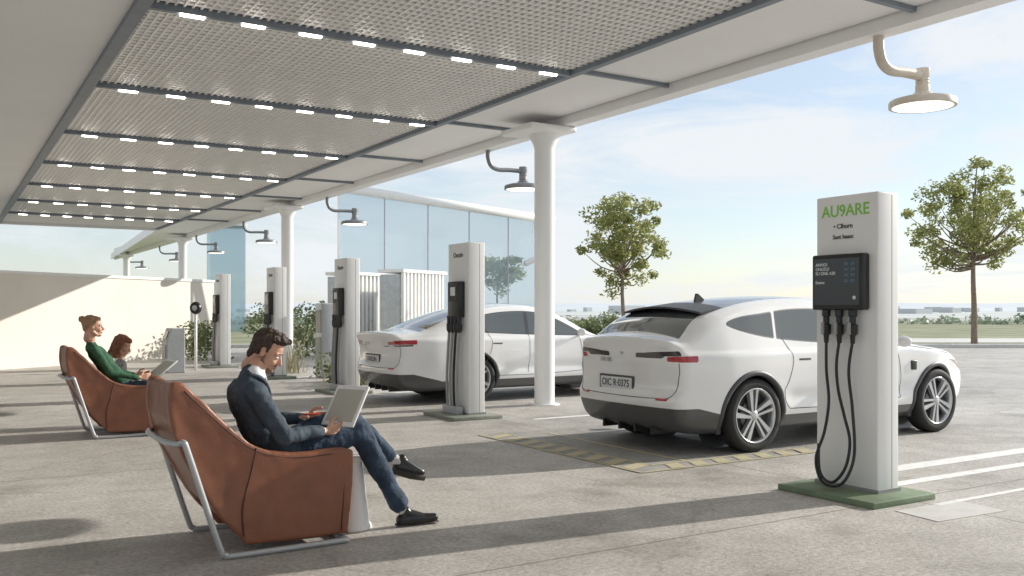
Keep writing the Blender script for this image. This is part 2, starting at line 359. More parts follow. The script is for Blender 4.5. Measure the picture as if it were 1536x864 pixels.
# ------------------------------------------------------------------ GROUND
g=group('ground')
mesh('concrete_sheet',[(-120,-120,0),(160,-120,0),(160,160,0),(-120,160,0)],[(0,1,2,3)],M['concrete'],g)
def camquad(name,x0,x1,d0,d1,z0,z1,m,parent=None,bev=0):
    o=box(name,x0,x1,d0,d1,z0,z1,m,parent,bev=bev); o.rotation_euler=(0,0,-TH); return o
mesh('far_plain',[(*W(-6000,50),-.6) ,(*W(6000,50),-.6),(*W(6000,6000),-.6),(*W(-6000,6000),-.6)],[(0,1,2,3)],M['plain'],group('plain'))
fl=group('field'); camquad('grass_strip',-60,90,37.2,120,-.5,.03,M['grass'],fl)
kb=group('kerb'); camquad('kerb_stones',-60,90,36.6,37.15,-.1,.14,M['kerb'],kb,bev=.02)
pv=group('pavement'); camquad('pavement_strip',4,90,41,47,-.1,.06,M['kerb'],pv)
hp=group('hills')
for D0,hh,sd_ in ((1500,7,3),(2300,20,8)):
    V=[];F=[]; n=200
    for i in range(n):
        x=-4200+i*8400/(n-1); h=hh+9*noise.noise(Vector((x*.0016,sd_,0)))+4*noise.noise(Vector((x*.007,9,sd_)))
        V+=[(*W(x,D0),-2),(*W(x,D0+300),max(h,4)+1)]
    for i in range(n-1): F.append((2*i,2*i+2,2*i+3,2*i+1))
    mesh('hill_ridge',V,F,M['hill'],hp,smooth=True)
random.seed(21); tw_=group('distant_town'); fs=[]
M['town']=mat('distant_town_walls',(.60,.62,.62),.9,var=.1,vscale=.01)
for i in range(150):
    x=random.uniform(60,1500)*random.choice((1,1,1,-1)); d=random.uniform(500,1300); w_=random.uniform(6,18); a=W(x,d)
    fs.append(box('b',a[0],a[0]+w_,a[1],a[1]+w_,-1,random.uniform(2,5),M['town']))
join('town_buildings',fs,tw_)
# ------------------------------------------------------------------ markings
mk=group('parking_markings')
M['yellow']=mat('yellow_paint',(.60,.52,.28),.75,col2=(.50,.47,.38),vscale=14,var=.12)
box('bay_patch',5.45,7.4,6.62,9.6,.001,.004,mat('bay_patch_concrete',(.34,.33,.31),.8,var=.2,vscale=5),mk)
fs=[]
for i in range(9):
    b0=6.75+i*.31; v=[(5.5,b0,.009),(5.78,b0+.12,.009),(5.78,b0+.29,.009),(5.5,b0+.17,.009)]; fs.append(mesh('d',v,[(0,1,2,3)],M['yellow']))
for i in range(7):
    a0=5.86+i*.30; v=[(a0,6.62,.009),(a0+.17,6.62,.009),(a0+.27,6.84,.009),(a0+.10,6.84,.009)]; fs.append(mesh('d',v,[(0,1,2,3)],M['yellow']))
fs.append(box('d',5.46,5.49,6.6,9.6,.005,.0085,M['yellow'])); fs.append(box('d',5.79,5.82,6.9,9.6,.005,.0085,M['yellow']))
fs.append(box('d',5.49,8,6.58,6.61,.005,.0085,M['yellow'])); fs.append(box('d',5.82,8,6.86,6.89,.005,.0085,M['yellow'])); fs.append(box('d',6.25,6.30,6.9,9.3,.005,.0085,M['yellow']))
join('hazard_strip',fs,mk)
for (a0,a1,b0,b1) in [(6.9,16,5.42,5.62),(6.9,18,4.96,5.09),(6.5,8.0,4.30,4.36)]:
    box('bay_line',a0,a1,b0,b1,.001,.005,M['paint'],mk)
for b0 in (12.05,16.8,21.5,26): box('bay_line',6.9,12,b0-1.5,b0-1.38,.001,.005,M['paint'],mk)
pt=group('paving_patch'); slab('pale_patch',[(6.0,3.98),(6.75,3.93),(6.8,4.34),(6.05,4.36)],.001,.004,mat('pale_concrete',(.62,.61,.59),.7,var=.10,vscale=6),pt)
mh=group('manhole_cover',(*W(3.86,5.67),0)); lathe('cover',[(0,.008),(.10,.008),(.105,.004),(.12,.004),(.12,.0)],mat('iron_cover',(.16,.16,.16),.6,metal=.3),mh)
# ------------------------------------------------------------------ CANOPY
cn=group('charging_canopy')
B0,B1=-7,35
box('roof_deck',-9,8.35,B0,B1,4.72,4.90,M['white'],cn)
box('soffit_panel',-9,1.55,B0,B1,4.42,4.60,M['soffit'],cn)
box('main_beam',1.55,1.68,B0,B1,4.36,4.70,M['beam'],cn)
box('main_beam',6.60,6.69,B0,B1,4.39,4.70,M['beam'],cn)
slab('edge_soffit',[(6.69,B0),(8.18,B0),(8.18,55),(6.69,35)],4.50,4.60,M['soffit'],cn)
slab('edge_roof',[(6.72,B0),(8.2,B0),(8.2,55.5),(6.72,B1)],4.61,4.715,M['white'],cn)
slab('fascia_beam',[(8.2,B0),(8.45,B0),(8.45,57),(8.2,55.5)],4.36,4.92,M['white'],cn)
slab('end_fascia',[(6.6,35.0),(6.72,35.02),(8.2,55.5),(8.2,56.6)],4.38,4.70,M['white'],cn)
box('end_fascia',-9,6.6,B1,B1+.15,4.36,4.92,M['white'],cn)
rows=[5.7,9.35,13.0,16.7,20.35,24.0,27.7,31.4,2.0,-1.6]
rb=[]; leds=[]
for r in rows:
    rb.append(box('r',1.68,6.60,r-.035,r+.035,4.385,4.52,M['beam']))
    rb.append(box('r',6.69,8.2,r-.03,r+.03,4.45,4.497,M['beam']))
    for k in range(8):
        a=1.98+k*.60; leds.append(box('l',a,a+.23,r-.026,r+.026,4.366,4.382,M['led'],None))
join('cross_beams',rb,cn); join('led_strip_lights',leds,cn)
V=[];F=[]
b=B0+.1; sp=.125; w=.040
while b<B1-.1:
    if min(abs(b-r) for r in rows)>.07:
        k=len(V)
        for a in (1.68,6.60): V+=[(a,b-w,4.478),(a,b-w*.7,4.448),(a,b+w*.7,4.448),(a,b+w,4.478)]
        F+=[(k,k+4,k+5,k+1),(k+1,k+5,k+6,k+2),(k+2,k+6,k+7,k+3),(k+3,k+7,k+4,k)]
    b+=sp
mesh('ceiling_slats',V,F,M['slat'],cn)
V=[];F=[]
for i in range(1,60):
    a=1.68+i*.082; k=len(V); h=.012
    V+=[(a-h,B0,4.458),(a-h,B0,4.443),(a+h,B0,4.443),(a+h,B0,4.458),(a-h,B1,4.458),(a-h,B1,4.443),(a+h,B1,4.443),(a+h,B1,4.458)]
    F+=[(k,k+4,k+5,k+1),(k+1,k+5,k+6,k+2),(k+2,k+6,k+7,k+3),(k+3,k+7,k+4,k)]
mesh('ceiling_mesh_wires',V,F,M['slat'],cn)
box('slat_backing',1.68,6.60,B0,B1,4.56,4.60,M['slatback'],cn)
for bb in (12.2,25.0,38,51,-.8):
    lathe('support_column',[(0,0),(.24,0),(.24,.02),(.165,.02),(.16,.05),(.16,4.05),(.18,4.12),(.23,4.22),(.25,4.34)],M['white'],cn,loc=(8.14,bb,0))
    if bb>0: box('column_head',7.6,8.449,bb-.45,bb+.45,4.27,4.359,M['white'],cn,bev=.03)
def lamp(b,a=8.33,arm='lamparm',s=1):
    g=group('hanging_lamp',(a,b,4.35))
    m=M[arm]
    tube('gooseneck',[(0,0,.02),(0,0,-.12),(.06,0,-.26),(.2,0,-.32),(.45,0,-.31),(.68,0,-.31)],.040 if arm=='lamparm' else .055,m,g,seg=12,sm=6)
    lathe('lamp_stem',[(0,.05),(.075,.05),(.075,-.05),(.068,-.06),(.075,-.075),(.068,-.09),(.075,-.105),(.068,-.12),(.075,-.14),(.075,-.20),(.10,-.22),(.12,-.26)],m,g,loc=(.74,0,-.28),seg=24)
    lathe('lamp_shade',[(.0,.03),(.12,.025),(.25,.012),(.33,-.01),(.345,-.03),(.345,-.085),(.31,-.085)],m,g,loc=(.74,0,-.56),seg=40)
    lathe('lamp_diffuser',[(0,-.10),(.2,-.098),(.312,-.084)],M['lampglow'],g,loc=(.74,0,-.56),seg=40)
    return g
lamp(6.2,arm='lampcream')
for b in (14.3,22.4,30,36.5,43.5,52): lamp(b)
# ------------------------------------------------------------------ CHARGERS
RT=(math.radians(90),0,math.radians(-90))
def pillar(g,plm):
    box('pillar_body',0,.26,0,.60,.05,2.44,M['pillar'],g,bev=.012)
    box('side_reveal',.17,.178,-.001,.0,.06,2.42,M['pillarside'],g)
    box('plinth',-.34,.42,-.22,.72,0,.05,plm,g,bev=.008)
    box('foot_collar',-.012,.272,-.012,.612,.05,.075,M['pillarside'],g)
def bigstation():
    g=group('ev_charging_station',(6.29,4.69,0)); pillar(g,M['plinth'])
    box('screen_housing',-.09,-.001,.07,.575,1.50,1.955,M['black'],g,bev=.018)
    box('screen_glass',-.094,-.0905,.10,.545,1.54,1.92,M['screen'],g)
    text('logo_lettering','AU9ARE',.135,(-.002,.31,2.27),RT,M['greenink'],g,sx=.95)
    text('label_lettering','\u2022 Clhurn',.055,(-.002,.33,2.17),RT,M['ink'],g)
    text('label_lettering','Sust haasc',.05,(-.002,.33,2.085),RT,M['ink'],g)
    text('screen_lettering','ANNOI\nGNUZUI\nSU ONE A20',.036,(-.0955,.53,1.86),RT,M['whiteink'],g,align='LEFT',ext=.0008)
    text('screen_lettering','Enone',.036,(-.0955,.53,1.715),RT,M['whiteink'],g,align='LEFT',ext=.0008)
    bl=mat('screen_icons',(.08,.14,.18),.4)
    for i in range(4):
        for j in range(2): box('screen_icon',-.0965,-.0945,.14+j*.06,.185+j*.06,1.86-i*.045,1.885-i*.045,bl,g)
    lathe('card_reader',[(0,0),(.014,0),(.018,-.004)],M['whiteink'],g,loc=(-.0955,.15,1.60),axis='y',seg=16).rotation_euler=(0,0,math.radians(90))
    for i,y in enumerate((.19,.32,.45)):
        lathe('connector',[(0,0),(.035,0),(.035,-.05),(.026,-.055),(.026,-.11),(.040,-.12),(.040,-.19),(.022,-.21),(.018,-.27),(0,-.27)],M['black'],g,loc=(-.06,y,1.50),seg=18)
        box('connector_latch',-.115,-.095,y-.012,y+.012,1.30,1.40,M['greycable'],g,bev=.004)
    tube('charging_cable',[(-.06,.45,1.25),(-.07,.44,1.0),(-.09,.40,.75),(-.12,.42,.5),(-.15,.48,.28),(-.17,.42,.12),(-.18,.30,.08),(-.17,.18,.14),(-.13,.12,.35),(-.10,.16,.7),(-.07,.22,1.0),(-.06,.19,1.25)],.012,M['cable'],g,sm=8)
    tube('charging_cable',[(-.06,.32,1.25),(-.07,.34,1.05),(-.085,.31,.85),(-.10,.24,.65),(-.12,.17,.45),(-.15,.19,.24),(-.17,.30,.11),(-.16,.43,.17),(-.13,.47,.40)],.012,M['cable'],g,sm=8)
    return g
def smallstation():
    g=group('ev_charging_station',(6.2,11.18,0)); pillar(g,M['plinthgrey'])
    box('screen_housing',-.10,-.001,.10,.44,1.40,1.90,M['black'],g,bev=.018)
    box('screen_glass',-.104,-.1005,.14,.40,1.62,1.86,M['screen'],g)
    box('display',-.107,-.1045,.2,.34,1.70,1.82,M['plate'],g)
    text('logo_lettering','Onotiv',.10,(-.002,.30,2.24),RT,M['ink'],g)
    for i,y in enumerate((.14,.24,.34,.44)):
        lathe('connector',[(0,0),(.035,0),(.030,-.10),(.04,-.12),(.038,-.2),(.018,-.24),(0,-.24)],M['black'],g,loc=(-.07,y,1.42),seg=14)
        tube('charging_cable',[(-.07,y,1.2),(-.08,y+.02,.9),(-.10,y+.015,.5),(-.09,y,.08)],.019,M['greycable'] if i!=1 else M['cable'],g,sm=5)
    box('cable_tray',-.14,-.04,.08,.52,.05,.16,M['kiosk'],g,bev=.01)
    return g
bigstation(); ss=smallstation()
for b in (15.7,19.9,24.5): clone(ss,'ev_charging_station',(6.2,b,0))
# ------------------------------------------------------------------ CARS
def sdpoly(x,z,poly):
    P=np.array(poly); n=len(P); d=np.full(x.shape,1e9); ins=np.zeros(x.shape,bool)
    for i in range(n):
        ax,az=P[i];bx,bz=P[(i+1)%n]; ex,ez=bx-ax,bz-az; wx,wz=x-ax,z-az
        h=np.clip((wx*ex+wz*ez)/(ex*ex+ez*ez+1e-12),0,1); d=np.minimum(d,(wx-ex*h)**2+(wz-ez*h)**2)
        c=((az>z)!=(bz>z))
        if c.any():
            xi=(bx-ax)*(z-az)/(bz-az+1e-12)+ax; ins^= c&(x<xi)
    d=np.sqrt(d); return np.where(ins,-d,d)
def sstep(a,b,x): t=np.clip((x-a)/(b-a),0,1); return t*t*(3-2*t)
def carpaint():
    m,nt,b=newmat('car_paint_white'); L=nt.links
    def att(n): a=N(nt,'ShaderNodeAttribute'); a.attribute_name=n; c=N(nt,'ShaderNodeMath',operation='GREATER_THAN'); c.inputs[1].default_value=0; L.new(a.outputs['Fac'],c.inputs[0]); return c.outputs[0]
    base=(.86,.86,.86,1); ro=.20; cur=None; curR=None
    for nm,c,r in (('clad',(.06,.062,.066,1),.5),('trim',(.03,.03,.032,1),.3),('glass',(.10,.115,.12,1),.02),('ldark',(.03,.02,.022,1),.1),('lred',(.42,.012,.02,1),.12)):
        f=att(nm); mx=N(nt,'ShaderNodeMixRGB'); L.new(f,mx.inputs[0]); mx.inputs[2].default_value=c
        mr=N(nt,'ShaderNodeMixRGB'); L.new(f,mr.inputs[0]); mr.inputs[2].default_value=(r,r,r,1)
        if cur: L.new(cur,mx.inputs[1]); L.new(curR,mr.inputs[1])
        else: mx.inputs[1].default_value=base; mr.inputs[1].default_value=(ro,ro,ro,1)
        cur=mx.outputs[0]; curR=mr.outputs[0]
    L.new(cur,b.inputs['Base Color']); L.new(curR,b.inputs['Roughness'])
    b.inputs['Coat Weight'].default_value=1; b.inputs['Coat Roughness'].default_value=.02
    return m
CP=carpaint()
def wheelobjs():
    o=[]
    o.append(lathe('tyre',[(.265,.09),(.285,.105),(.33,.112),(.365,.100),(.380,.07),(.380,-.07),(.365,-.10),(.275,-.105),(.265,-.09)],M['tyre'],None,axis='y',seg=56))
    for gy in (-.045,-.015,.015,.045): o.append(lathe('groove',[(.3815,gy-.004),(.3815,gy+.004)],M['rimdark'],None,axis='y',seg=56))
    o.append(lathe('rim',[(.265,.09),(.285,.098),(.280,.108),(.266,.100),(.258,.05),(.253,-.08)],M['rim'],None,axis='y',seg=48))
    o.append(lathe('recess',[(0,.02),(.255,.02)],M['rimdark'],None,axis='y',seg=32))
    o.append(lathe('disc',[(0,.035),(.15,.035),(.15,.03)],M['disc'],None,axis='y',seg=32))
    o.append(lathe('hub',[(0,.098),(.03,.098),(.045,.09),(.06,.075),(.06,.02)],M['rim'],None,axis='y',seg=24))
    for k in range(5):
        a=2*math.pi*k/5
        c=lambda r,an,off,h:(r*math.cos(an)-off*math.sin(an),h,r*math.sin(an)+off*math.cos(an))
        for (o1,o2,p1,p2) in ((-.034,-.010,-.075,-.020),(.006,.030,.028,.060)):
            a2=a+.10
            v=[c(.04,a,o1,.088),c(.04,a,o2,.088),c(.268,a2,p2,.100),c(.268,a2,p1,.100),c(.04,a,o1-.004,.05),c(.04,a,o2+.004,.05),c(.262,a2,p2+.006,.06),c(.262,a2,p1-.006,.06)]
            o.append(mesh('s',v,[(0,1,2,3),(4,7,6,5),(0,4,5,1),(1,5,6,2),(2,6,7,3),(3,7,4,0)],M['rim']))
    return o
_w=join('wheel_src',wheelobjs(),None); WHEEL=_w.data; D.objects.remove(_w)
def car(loc,sil,L,win,pillars,rearglass,screen,roofdark,wr_x,wf_x,lamps,gaps,wb=.95,spoiler=True,platey=.1,sc=1,platetxt='OIC R\u00b70375'):
    g=group('parked_car',loc,0,sc)
    S=[tuple(p) for p in smoothline(sil,3,True)]
    def Wd(x,z):
        w=wb-.10*(1-sstep(0,.75,x))-.20*sstep(L-1.1,L+.05,x)**1.3
        w=w+.022*np.exp(-((x-wr_x)/.45)**2)*sstep(.3,.6,z)+.016*np.exp(-((x-wf_x)/.45)**2)
        w=w-.05*(1-sstep(.2,.42,z))-.012*((z-.70)/.3)**2*(z<1.0)-.026*np.exp(-((z-.54)/.08)**2)*sstep(wr_x+.3,wr_x+.6,x)*(1-sstep(wf_x-.6,wf_x-.3,x))
        return w-.012*(z>=1.0)-.03*sstep(.98,1.06,z)-.42*np.maximum(z-1.02,0)
    def f(x,y,z):
        bow=1+.030*np.minimum(np.abs(y)/.9,1.2)**2.2
        xe=L*.5+(x-L*.5)*bow; ze=z+.055*(np.abs(y)/.8)**2*sstep(.9,1.2,z)
        a=sdpoly(xe,ze,S); b=np.abs(y)-Wd(x,z); k=.11
        h=np.maximum(k-np.abs(a-b),0)/k; return np.maximum(a,b)+h*h*k*.25
    nx,ny,nz=180,68,60
    bx0,bx1,by0,by1,bz0,bz1=-.15,L+.15,-1.1,1.1,.05,1.85
    bm=bmesh.new()
    def grid(fn,n1,n2,flip):
        vs=[[bm.verts.new(fn(i/n1,j/n2)) for j in range(n2+1)] for i in range(n1+1)]
        for i in range(n1):
            for j in range(n2):
                q=(vs[i][j],vs[i+1][j],vs[i+1][j+1],vs[i][j+1]); bm.faces.new(q[::-1] if flip else q)
    lx=lambda t:bx0+(bx1-bx0)*t; ly=lambda t:by0+(by1-by0)*t; lz=lambda t:bz0+(bz1-bz0)*t
    grid(lambda u,v:(lx(u),ly(v),bz1),nx,ny,False); grid(lambda u,v:(lx(u),ly(v),bz0),nx,ny,True)
    grid(lambda u,v:(lx(u),by0,lz(v)),nx,nz,False); grid(lambda u,v:(lx(u),by1,lz(v)),nx,nz,True)
    grid(lambda u,v:(bx0,ly(u),lz(v)),ny,nz,True); grid(lambda u,v:(bx1,ly(u),lz(v)),ny,nz,False)
    bmesh.ops.remove_doubles(bm,verts=bm.verts,dist=1e-4)
    bm.verts.ensure_lookup_table()
    P=np.array([v.co[:] for v in bm.verts])
    Q=np.stack([.75+(P[:,0]-bx0)/(bx1-bx0)*(L-1.45),P[:,1]/1.1*.5,.52+(P[:,2]-bz0)/(bz1-bz0)*.22],1)
    lo=np.zeros(len(P)); hi=np.ones(len(P))
    for _ in range(14):
        mi=(lo+hi)/2; X=Q+(P-Q)*mi[:,None]; ins=f(X[:,0],X[:,1],X[:,2])<0; lo=np.where(ins,mi,lo); hi=np.where(ins,hi,mi)
    X=Q+(P-Q)*((lo+hi)/2)[:,None]
    R=.425; wz=.375
    near=np.zeros(len(P),int); Xn=X.copy()
    for wx in (wr_x,wf_x):
        dd=np.hypot(X[:,0]-wx,X[:,2]-wz); k=(dd<R)&(np.abs(X[:,1])>.5); near[k]=1
        s_=R/np.maximum(dd,1e-4); Xn[k,0]=wx+(X[k,0]-wx)*s_[k]; Xn[k,2]=wz+(X[k,2]-wz)*s_[k]
    dele=[fc for fc in bm.faces if all(near[v.index] for v in fc.verts)]
    X=Xn
    for v in bm.verts: v.co=X[v.index]
    bmesh.ops.delete(bm,geom=dele,context='FACES')
    me=D.meshes.new('body_shell'); bm.to_mesh(me); bm.free()
    co=np.empty(len(me.vertices)*3); me.vertices.foreach_get('co',co); co=co.reshape(-1,3); x,y,z=co.T; ay=np.abs(y)
    me.polygons.foreach_set('use_smooth',[True]*len(me.polygons)); me.materials.append(CP)
    sw=-np.maximum(sdpoly(x,z,smoothline(win,4,True)),.45-ay)
    gl=sw-.012
    for p,wd,sl in pillars: gl=np.minimum(gl,np.abs(x-p-(z-1.2)*sl)-wd)
    trim=sw.copy(); p,wd,sl=pillars[0]; trim=np.minimum(trim,np.abs(x-p-(z-1.2)*sl)-wd*.7)
    tw=.90-.42*np.maximum(z-1.02,0)-.13
    rg=np.minimum.reduce([tw-ay-.02,x-rearglass[0],rearglass[1]-x,z-1.08]); ws=np.minimum.reduce([tw-ay+.02,x-screen[0],screen[1]-x-.06*(ay/.7)**2,z-1.0])
    gl=np.maximum.reduce([gl,rg,ws])
    if roofdark: trim=np.maximum(trim,np.minimum.reduce([tw-ay+.05,x-rearglass[1]-.02,screen[0]-.03-x,z-1.3]))
    cl=np.maximum(.36-z+.0*x, np.minimum(.48-z-.25*np.maximum(x-.3,0), .75-x))
    ld=np.full(len(x),-1.); lr=np.full(len(x),-1.)
    for kind,y0,z0,y1,z1,th,xm in lamps:
        t=np.clip((ay-y0)/(y1-y0),0,1.3); zc=z0+(z1-z0)*t; v=np.minimum.reduce([th*(.55+.45*t)-np.abs(z-zc),ay-y0,y1-ay,xm-x])
        if kind=='d': ld=np.maximum(ld,v)
        else: lr=np.maximum(lr,v)
    hl=np.minimum.reduce([.05-np.abs(z-(.80-.10*(x-(L-.4)))),x-(L-.55),ay-.45]); ld=np.maximum(ld,hl)
    for nm,arr in (('glass',gl),('trim',trim),('clad',cl),('ldark',ld),('lred',lr)):
        at=me.attributes.new(nm,'FLOAT','POINT'); at.data.foreach_set('value',arr.astype(np.float32))
    link(D.objects.new('body_shell',me),g)
    def ysurf(x,z):
        x=np.atleast_1d(np.array(x,float)); z=np.atleast_1d(np.array(z,float)); lo=np.zeros_like(x); hi=lo+1.2
        for _ in range(16):
            m=(lo+hi)/2; i=f(x,m,z)<0; lo=np.where(i,m,lo); hi=np.where(i,hi,m)
        return lo
    def xsurf(y,z):
        y=np.atleast_1d(np.array(y,float)); z=np.atleast_1d(np.array(z,float)); lo=np.zeros_like(y)-.3; hi=lo+1.5
        for _ in range(16):
            m=(lo+hi)/2; i=f(m,y,z)>0; lo=np.where(i,m,lo); hi=np.where(i,hi,m)
        return lo
    bits=[]
    for kind,pts in gaps:
        pts=np.array(smoothline(pts,8))
        if kind=='s': yy=ysurf(pts[:,0],pts[:,1])
        else: xx=xsurf(pts[:,0],pts[:,1])
        for s in (1,-1):
            q=[(p[0],s*(yy[i]-.001),p[1]) if kind=='s' else (xx[i]+.001,p[0]*s,p[1]) for i,p in enumerate(pts)]
            V,F=tubedata(q,.0046,5); bits.append(mesh('g',V,F,M['gap']))
    join('panel_gaps',bits,g)
    bits=[];wl=[]; n=36
    for wx in (wr_x,wf_x):
        an=np.radians(-22+224*np.arange(n+1)/n)
        ys=ysurf(np.clip(wx+(R+.03)*np.cos(an),.05,L-.05),np.maximum(wz+(R+.03)*np.sin(an),.24))
        for s in(1,-1):
            V=[];F=[]
            for i in range(n+1):
                a=an[i]
                for r,off in ((R-.010,-.05),(R-.010,.010),(R+.012,.014),(R+.035,.009),(R+.045,-.01)):
                    V.append((wx+r*math.cos(a),s*(ys[i]+off),max(wz+r*math.sin(a),.2)))
            for i in range(n):
                for j in range(4):
                    q=(i*5+j,i*5+j+1,(i+1)*5+j+1,(i+1)*5+j); F.append(q if s>0 else q[::-1])
            bits.append(mesh('a',V,F,M['clad'],smooth=True))
            V=[];F=[]
            for i in range(40):
                a=2*math.pi*i/40
                for yy in (.50,.86): V.append((wx+(R+.004)*math.cos(a),s*yy,wz+(R+.004)*math.sin(a)))
            for i in range(40): j=(i+1)%40; F.append((2*i,2*j,2*j+1,2*i+1))
            F.append(tuple(2*i for i in range(40)))
            o=mesh('w',V,F,M['rimdark'])
            for v in o.data.vertices: v.co.z=max(v.co.z,.2)
            wl.append(o)
            w=D.objects.new('wheel',WHEEL); w.location=(wx,s*(wb-.095),.378); w.rotation_euler=(0,random.random()*3,0 if s>0 else math.pi); link(w,g)
    join('wheel_arch_trim',bits,g); join('wheel_well',wl,g)
    xr=float(xsurf(0,.72)[0])
    box('number_plate',xr-.022,xr+.03,platey-.26,platey+.26,.63,.75,M['plate'],g,bev=.006)
    box('plate_recess',xr-.012,xr+.03,platey-.29,platey+.29,.61,.77,M['gap'],g,bev=.006)
    text('plate_lettering',platetxt,.105,(xr-.0235,platey,.655),RT,M['ink'],g,ext=.001,sx=.9)
    xr2=float(xsurf(0,.98)[0]); text('badge',"EAL BE",.06,(xr2-.004,.28,.91),RT,mat('badge_chrome',(.5,.5,.5),.3,metal=.8),g,ext=.002)
    lathe('emblem',[(0,-.006),(.035,-.006),(.04,0)],M['rim'],g,axis='y',seg=20,loc=(xr2-.002,0,1.03)).rotation_euler=(0,0,math.radians(-90))
    xb=float(xsurf(.68,.56)[0])
    for s in(1,-1):
        o=box('bumper_reflector',-.006,.02,-.10,.10,-.012,.012,M['red'],g,bev=.004,loc=(xb+.0,.66*s,.565)); o.rotation_euler=(0,0,math.radians(-14*s))
        ys=float(ysurf(screen[1]-.28,1.02)[0])
        blob('door_mirror',[ell((screen[1]-.30,s*(ys+.14),1.10),(.06,.10,.065)),cap((screen[1]-.26,s*(ys-.02),1.03),(screen[1]-.28,s*(ys+.08),1.07),.022,.02)],.012,[M['carwhite']],g,sm=3)
        for hx in (1.76,2.68):
            yh=float(ysurf(hx,.93)[0]); box('door_handle',hx-.09,hx+.09,s*yh-.004,s*yh+.004,.925,.945,M['gap'],g,bev=.003)
    yf=float(ysurf(3.6,.80)[0])
    zz=lambda X_:float(max(p[1] for p in S if abs(p[0]-X_)<.2))
    ft=prism('shark_fin_aerial',[(.0,0),(.08,.035),(.17,.10),(.20,.10),(.23,0)],-.014,.014,M['clad'],g,bev=.005)
    ft.location=(rearglass[1]+.45,0,zz(rearglass[1]+.3)-.03); ft.scale=(-1,1,1)
    if spoiler:
        sx=rearglass[1]-.30; szz=zz(sx)+.0
        V=[];F=[]
        for i in range(21):
            yy=-.62+1.24*i/20; dz=-.06*(abs(yy)/.62)**2
            V+=[(sx-.02+.05*(yy/.62)**2,yy,szz+.04+dz),(sx+.36,yy,szz+.085+dz),(sx+.36,yy,szz+.05+dz),(sx-.02+.05*(yy/.62)**2,yy,szz+.02+dz)]
        for i in range(20):
            for j in range(4): F.append((i*4+j,i*4+(j+1)%4,(i+1)*4+(j+1)%4,(i+1)*4+j))
        F+=[(0,1,2,3),(83,82,81,80)]
        renorm(mesh('roof_spoiler',V,F,M['clad'],g))
        box('charge_flap',3.55,3.65,-yf-.012,-yf+.02,.76,.87,M['black'],g,bev=.01)
    for yy in (-.4,-.13,.13,.4): box('diffuser_fin',.10,.5,yy-.012,yy+.012,.19,.27,M['black'],g)
    return g
st1=lambda P:[(p[0]*1.035,p[1]-(.03 if p[1]>1.4 else 0)) for p in P]
sil1=st1([(.30,.21),(.10,.27),(.03,.42),(.0,.56),(.045,.66),(.05,.80),(.045,.95),(.02,1.08),(.0,1.155),(.05,1.19),(.17,1.21),(.42,1.38),(.72,1.515),(1.15,1.60),(1.7,1.645),(2.2,1.64),(2.65,1.56),(3.05,1.39),(3.45,1.17),(3.72,1.075),(4.15,1.01),(4.5,.92),(4.70,.78),(4.77,.62),(4.74,.42),(4.6,.26),(4.3,.21),(2.5,.20),(.8,.20)])
win1=st1([(.72,1.30),(1.1,1.19),(1.6,1.13),(2.4,1.08),(3.1,1.05),(3.28,1.06),(2.95,1.27),(2.6,1.43),(2.2,1.50),(1.7,1.50),(1.25,1.455),(.9,1.38)])
lamps1=[('d',.22,1.0,1.05,1.035,.030,.13),('d',.22,.985,.62,1.0,.030,.13),('r',.66,.965,1.05,.975,.040,.30)]
gaps1=[('s',[(1.42,1.16),(1.50,.95),(1.44,.75),(1.36,.62)]),('s',[(2.22,1.09),(2.22,.8),(2.20,.45)]),('s',[(3.22,1.04),(3.28,.8),(3.30,.45)]),('s',[(1.36,.62),(1.43,.45),(1.6,.42),(2.5,.42),(3.30,.45)]),
 ('r',[(.0,.565),(.5,.57),(.74,.60),(.80,.80),(.80,.93)]),('s',[(3.3,1.06),(3.9,.99),(4.3,.93)])]
car((6.24,7.90,0),sil1,4.94,win1,[(1.41,.025,.3),(2.30,.025,.12)],(.21,.83),(2.69,3.56),True,1.01,4.06,lamps1,[(k,[(x+(.08 if k=='s' else 0),z) for x,z in p]) for k,p in gaps1],sc=1.03)
st2=lambda P:[(p[0]*1.035,p[1]) for p in P]
sil2=st2([(.30,.21),(.10,.27),(.03,.40),(.0,.55),(.04,.66),(.05,.80),(.02,.95),(-.03,1.085),(-.01,1.125),(.10,1.135),(.42,1.16),(.85,1.32),(1.3,1.47),(1.8,1.56),(2.3,1.585),(2.75,1.52),(3.15,1.37),(3.5,1.18),(3.8,1.04),(4.2,.97),(4.6,.88),(4.82,.76),(4.9,.60),(4.86,.40),(4.7,.26),(4.3,.21),(2.5,.20),(.8,.20)])
win2=st2([(.95,1.26),(1.3,1.13),(1.8,1.09),(2.5,1.06),(3.2,1.04),(3.38,1.05),(3.05,1.25),(2.7,1.40),(2.3,1.455),(1.8,1.435),(1.4,1.37)])
lamps2=[('r',.50,.95,1.05,.985,.040,.36),('d',.30,.90,1.05,.93,.014,.30)]
car((5.98,14.0,0),sil2,5.07,win2,[(1.47,.02,.3),(2.38,.035,.1)],(.48,1.32),(2.9,3.64),False,1.34,4.25,lamps2,[(k,[(x+(.16 if k=='s' else 0),z) for x,z in p]) for k,p in gaps1],spoiler=False,platetxt='OAIEUIN',sc=1.02)
